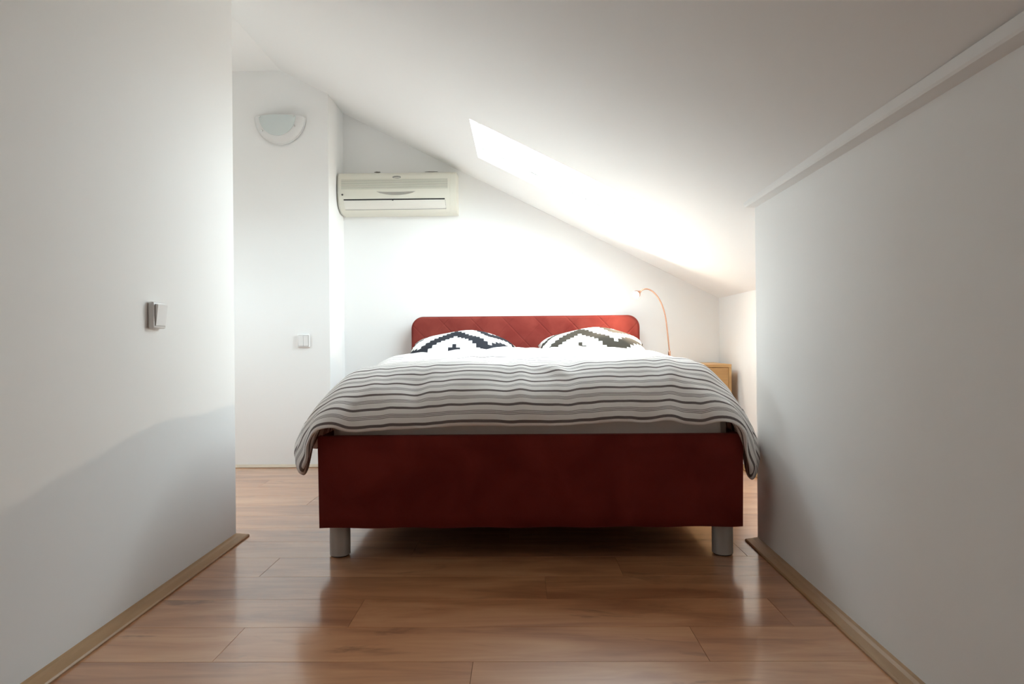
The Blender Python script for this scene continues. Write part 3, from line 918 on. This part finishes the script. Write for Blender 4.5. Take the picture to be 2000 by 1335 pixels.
# lens-shaped display below the grille
def plate(name, outline, zc_, xc, lift, thick, mat, parent):
    n = len(outline)
    vts = []
    for dd in (lift + thick, lift - 0.002):
        for x, z in outline:
            vts.append((xc + x, Y_BACK - ac_o(zc_ + z) - dd, zc_ + z))
    fcs = [list(range(n)), list(range(2 * n - 1, n - 1, -1))] + [[i, (i + 1) % n, n + (i + 1) % n, n + i] for i in range(n)]
    return mesh_obj(name, vts, fcs, mat, parent)
lens = [(-0.136 + 0.272 * k / 16, 0.012 - 0.003 * (1 - (2 * k / 16 - 1) ** 2)) for k in range(17)]
lens += [(0.136 - 0.272 * k / 16, 0.012 - 0.024 * (1 - (2 * k / 16 - 1) ** 2) ** 0.8) for k in range(1, 16)]
def lens_mat():
    m, N, L, p = new_mat('silver_display_plastic')
    p.inputs['Base Color'].default_value = (0.50, 0.49, 0.45, 1)
    p.inputs['Metallic'].default_value = 0.6
    p.inputs['Roughness'].default_value = 0.25
    return m
M['lens'] = lens_mat()
plate('display', lens, 1.8630, -0.856, 0.0008, 0.002, M['lens'], ac)
oval = [(0.030 * math.cos(2 * PI * k / 24), 0.010 * math.sin(2 * PI * k / 24)) for k in range(24)]
em = plate('emblem', oval, 1.9760, -0.852, 0.0006, 0.0012, M['emblem'], ac)
plate('emblem_band', [(-0.016, -0.0065), (0.024, -0.003), (0.020, 0.0005), (-0.020, -0.003)], 1.9750, -0.852, 0.0022, 0.0006, M['plastic_cream'], em)
# outlet slot and flap
ac_strip('outlet_slot', AX0 + 0.041, AX1 - 0.078, 1.8175, 1.8265, 0.0006, M['dark'], ac, 2)
fl = ac_strip('flap', AX0 + 0.043, AX1 - 0.076, 1.7625, 1.8170, 0.0035, M['plastic_cream_flap'], ac, 8)
ac_strip('flap_seam', AX0 + 0.041, AX1 - 0.074, 1.7602, 1.7624, 0.0006, M['seam'], ac, 2)
ac_strip('flap_seam', AX1 - 0.0755, AX1 - 0.074, 1.7625, 1.8170, 0.0006, M['seam'], ac, 6)
box('flap_pin', -0.885, -0.875, Y_BACK - ac_o(1.8190) - 0.004, Y_BACK - ac_o(1.8190), 1.8135, 1.8185, M['dark'], ac)
ring_b = lathe_bm([(0.0065, -0.002), (0.0065, 0.002), (0.0045, 0.002), (0.0045, -0.002)], (AX0 + 0.034, Y_BACK - ac_o(1.8570) - 0.0005, 1.8570), 20, 'y')
auto_smooth(bm_obj('screw_cover', ring_b, M['seam'], ac), 40)
# chipped plaster left over the casing
for nm, px, w, h, lab in (('plaster_chip', -1.025, 0.055, 0.012, 'small ragged plaster chip over the left half of the air conditioner'),
                     ('plaster_chip', -0.640, 0.105, 0.006, 'thin dark plaster crack over the right half of the air conditioner')):
    r = random.Random(int(w * 1000)); n = 14
    out = [(px + w / 2 * math.cos(2 * PI * k / n) * r.uniform(0.7, 1.05), 2.0600 + h / 2 * math.sin(2 * PI * k / n) * r.uniform(0.5, 1.1)) for k in range(n)]
    tag(prism(nm, out, 'y', Y_BACK - 0.003, Y_BACK - 0.0002, M['plaster_chip']), lab, 'plaster chip')

# ================================================================== WALL SCONCE
SX, SZ = -1.592, 2.333
sc_ = tag(empty('wall_sconce', (SX, Y_NICHE, SZ)), 'half-round frosted glass uplight sconce high on the cool white wall', 'wall lamp')
def bowl(name, rx, rz, depth, lift, mat, nth=40, nr=12, rmax=1.0, flat=0.0, thick=0.004):
    vts, fcs = [], []
    for sgn in (0, 1):
        for i in range(nth + 1):
            a = PI * i / nth
            for j in range(nr + 1):
                r = rmax * j / nr
                x, z = rx * math.cos(a) * r, -rz * math.sin(a) * r
                d = depth * math.sqrt(max(0.0, 1 - (r * 0.985) ** 2)) + lift - sgn * thick
                vts.append((SX + x, Y_NICHE - max(d, 0.0008), SZ + z + flat))
    m_ = (nth + 1) * (nr + 1)
    I = lambda i, j, s_: s_ * m_ + i * (nr + 1) + j
    for i in range(nth):
        for j in range(nr):
            fcs.append((I(i, j, 0), I(i + 1, j, 0), I(i + 1, j + 1, 0), I(i, j + 1, 0)))
            fcs.append((I(i, j, 1), I(i, j + 1, 1), I(i + 1, j + 1, 1), I(i + 1, j, 1)))
        fcs.append((I(i, nr, 0), I(i + 1, nr, 0), I(i + 1, nr, 1), I(i, nr, 1)))
    for i in (0, nth):
        for j in range(nr):
            fcs.append((I(i, j, 0), I(i, j + 1, 0), I(i, j + 1, 1), I(i, j, 1)))
    me = bpy.data.meshes.new(name); me.from_pydata(vts, [], fcs)
    bmp = bmesh.new(); bmp.from_mesh(me); bmesh.ops.remove_doubles(bmp, verts=bmp.verts, dist=1e-5)
    bmesh.ops.recalc_face_normals(bmp, faces=bmp.faces); bmp.to_mesh(me); bmp.free()
    return auto_smooth(link(name, me, mat, sc_), 50)
bowl('glass_bowl', 0.166, 0.176, 0.075, 0.010, M['frost_rim'])
rim_pts = [(SX + 0.166 * math.cos(PI * k / 40), Y_NICHE - 0.0145, SZ - 0.176 * math.sin(PI * k / 40)) for k in range(41)]
bm_obj('rim', tube_bm(rim_pts, 0.0055, 10), M['frost_rim'], sc_, smooth=True)
bowl('glass_pane', 0.166, 0.176, 0.075, 0.016, M['frost_pane'], rmax=0.73, flat=-0.006, thick=0.005)
for cx_, cz_ in ((-0.103, -0.100), (0.113, -0.072), (-0.112, -0.012), (0.112, -0.012)):
    r = math.hypot(cx_ / 0.168, cz_ / 0.186)
    d = 0.075 * math.sqrt(max(0, 1 - (r * 0.985) ** 2)) + 0.016
    auto_smooth(bm_obj('clip', lathe_bm([(0.0055, 0.006), (0.0055, -0.004), (0.0035, -0.007), (0.0008, -0.008)], (SX + cx_, Y_NICHE - d, SZ + cz_), 14, 'y'), M['chrome'], sc_), 40)
box('bracket', SX - 0.05, SX + 0.05, Y_NICHE - 0.05, Y_NICHE - 0.0005, SZ - 0.11, SZ - 0.06, M['plastic_white'], sc_, bevel=0.003)

# ================================================================== LIGHT SWITCHES
def light_switch(loc, rotz, w, h, dep, rockers, tilt, label):
    """local frame: front of the switch faces -y, back on y = 0"""
    e = tag(empty('light_switch', loc, rotz), label, 'light switch')
    auto_smooth(box('switch_frame', -w / 2, w / 2, -dep, -0.0004, -h / 2, h / 2, M['plastic_white'], e, bevel=0.006, seg=3, local=True), 60)
    m = 0.0095
    box('gap_plate', -w / 2 + m - 0.0012, w / 2 - m + 0.0012, -dep - 0.0005, -dep + 0.002, -h / 2 + m - 0.0012, h / 2 - m + 0.0012, M['seam'], e, local=True)
    rw = (w - 2 * m) / rockers
    for i in range(rockers):
        x0 = -w / 2 + m + i * rw + (0.0006 if i else 0); x1 = -w / 2 + m + (i + 1) * rw - (0.0006 if i < rockers - 1 else 0)
        z0, z1 = -h / 2 + m, h / 2 - m
        t0, t1 = dep + 0.0025, dep + 0.0025 + tilt
        v = [(x0, -dep, z0), (x1, -dep, z0), (x1, -dep, z1), (x0, -dep, z1), (x0, -t0, z0), (x1, -t0, z0), (x1, -t1, z1), (x0, -t1, z1)]
        o = mesh_obj('rocker', v, [(3,2,1,0),(4,5,6,7),(0,1,5,4),(1,2,6,5),(2,3,7,6),(3,0,4,7)], M['plastic_white'], e, local=True)
        bmr = bmesh.new(); bmr.from_mesh(o.data); bmesh.ops.bevel(bmr, geom=bmr.edges[:], offset=0.001, segments=2, affect='EDGES'); bmr.to_mesh(o.data); bmr.free()
        auto_smooth(o, 50)
    return e
yS = 2.085
light_switch((wl(yS) + 0.0003, yS, 0.923), PI / 2 + 0.0167, 0.078, 0.088, 0.020, 1, 0.008, 'single rocker light switch on the left passage wall')
light_switch((-1.449, Y_NICHE - 0.0003, 0.845), 0.0, 0.084, 0.090, 0.012, 2, 0.003, 'small double rocker light switch beside the bed on the cool white wall')
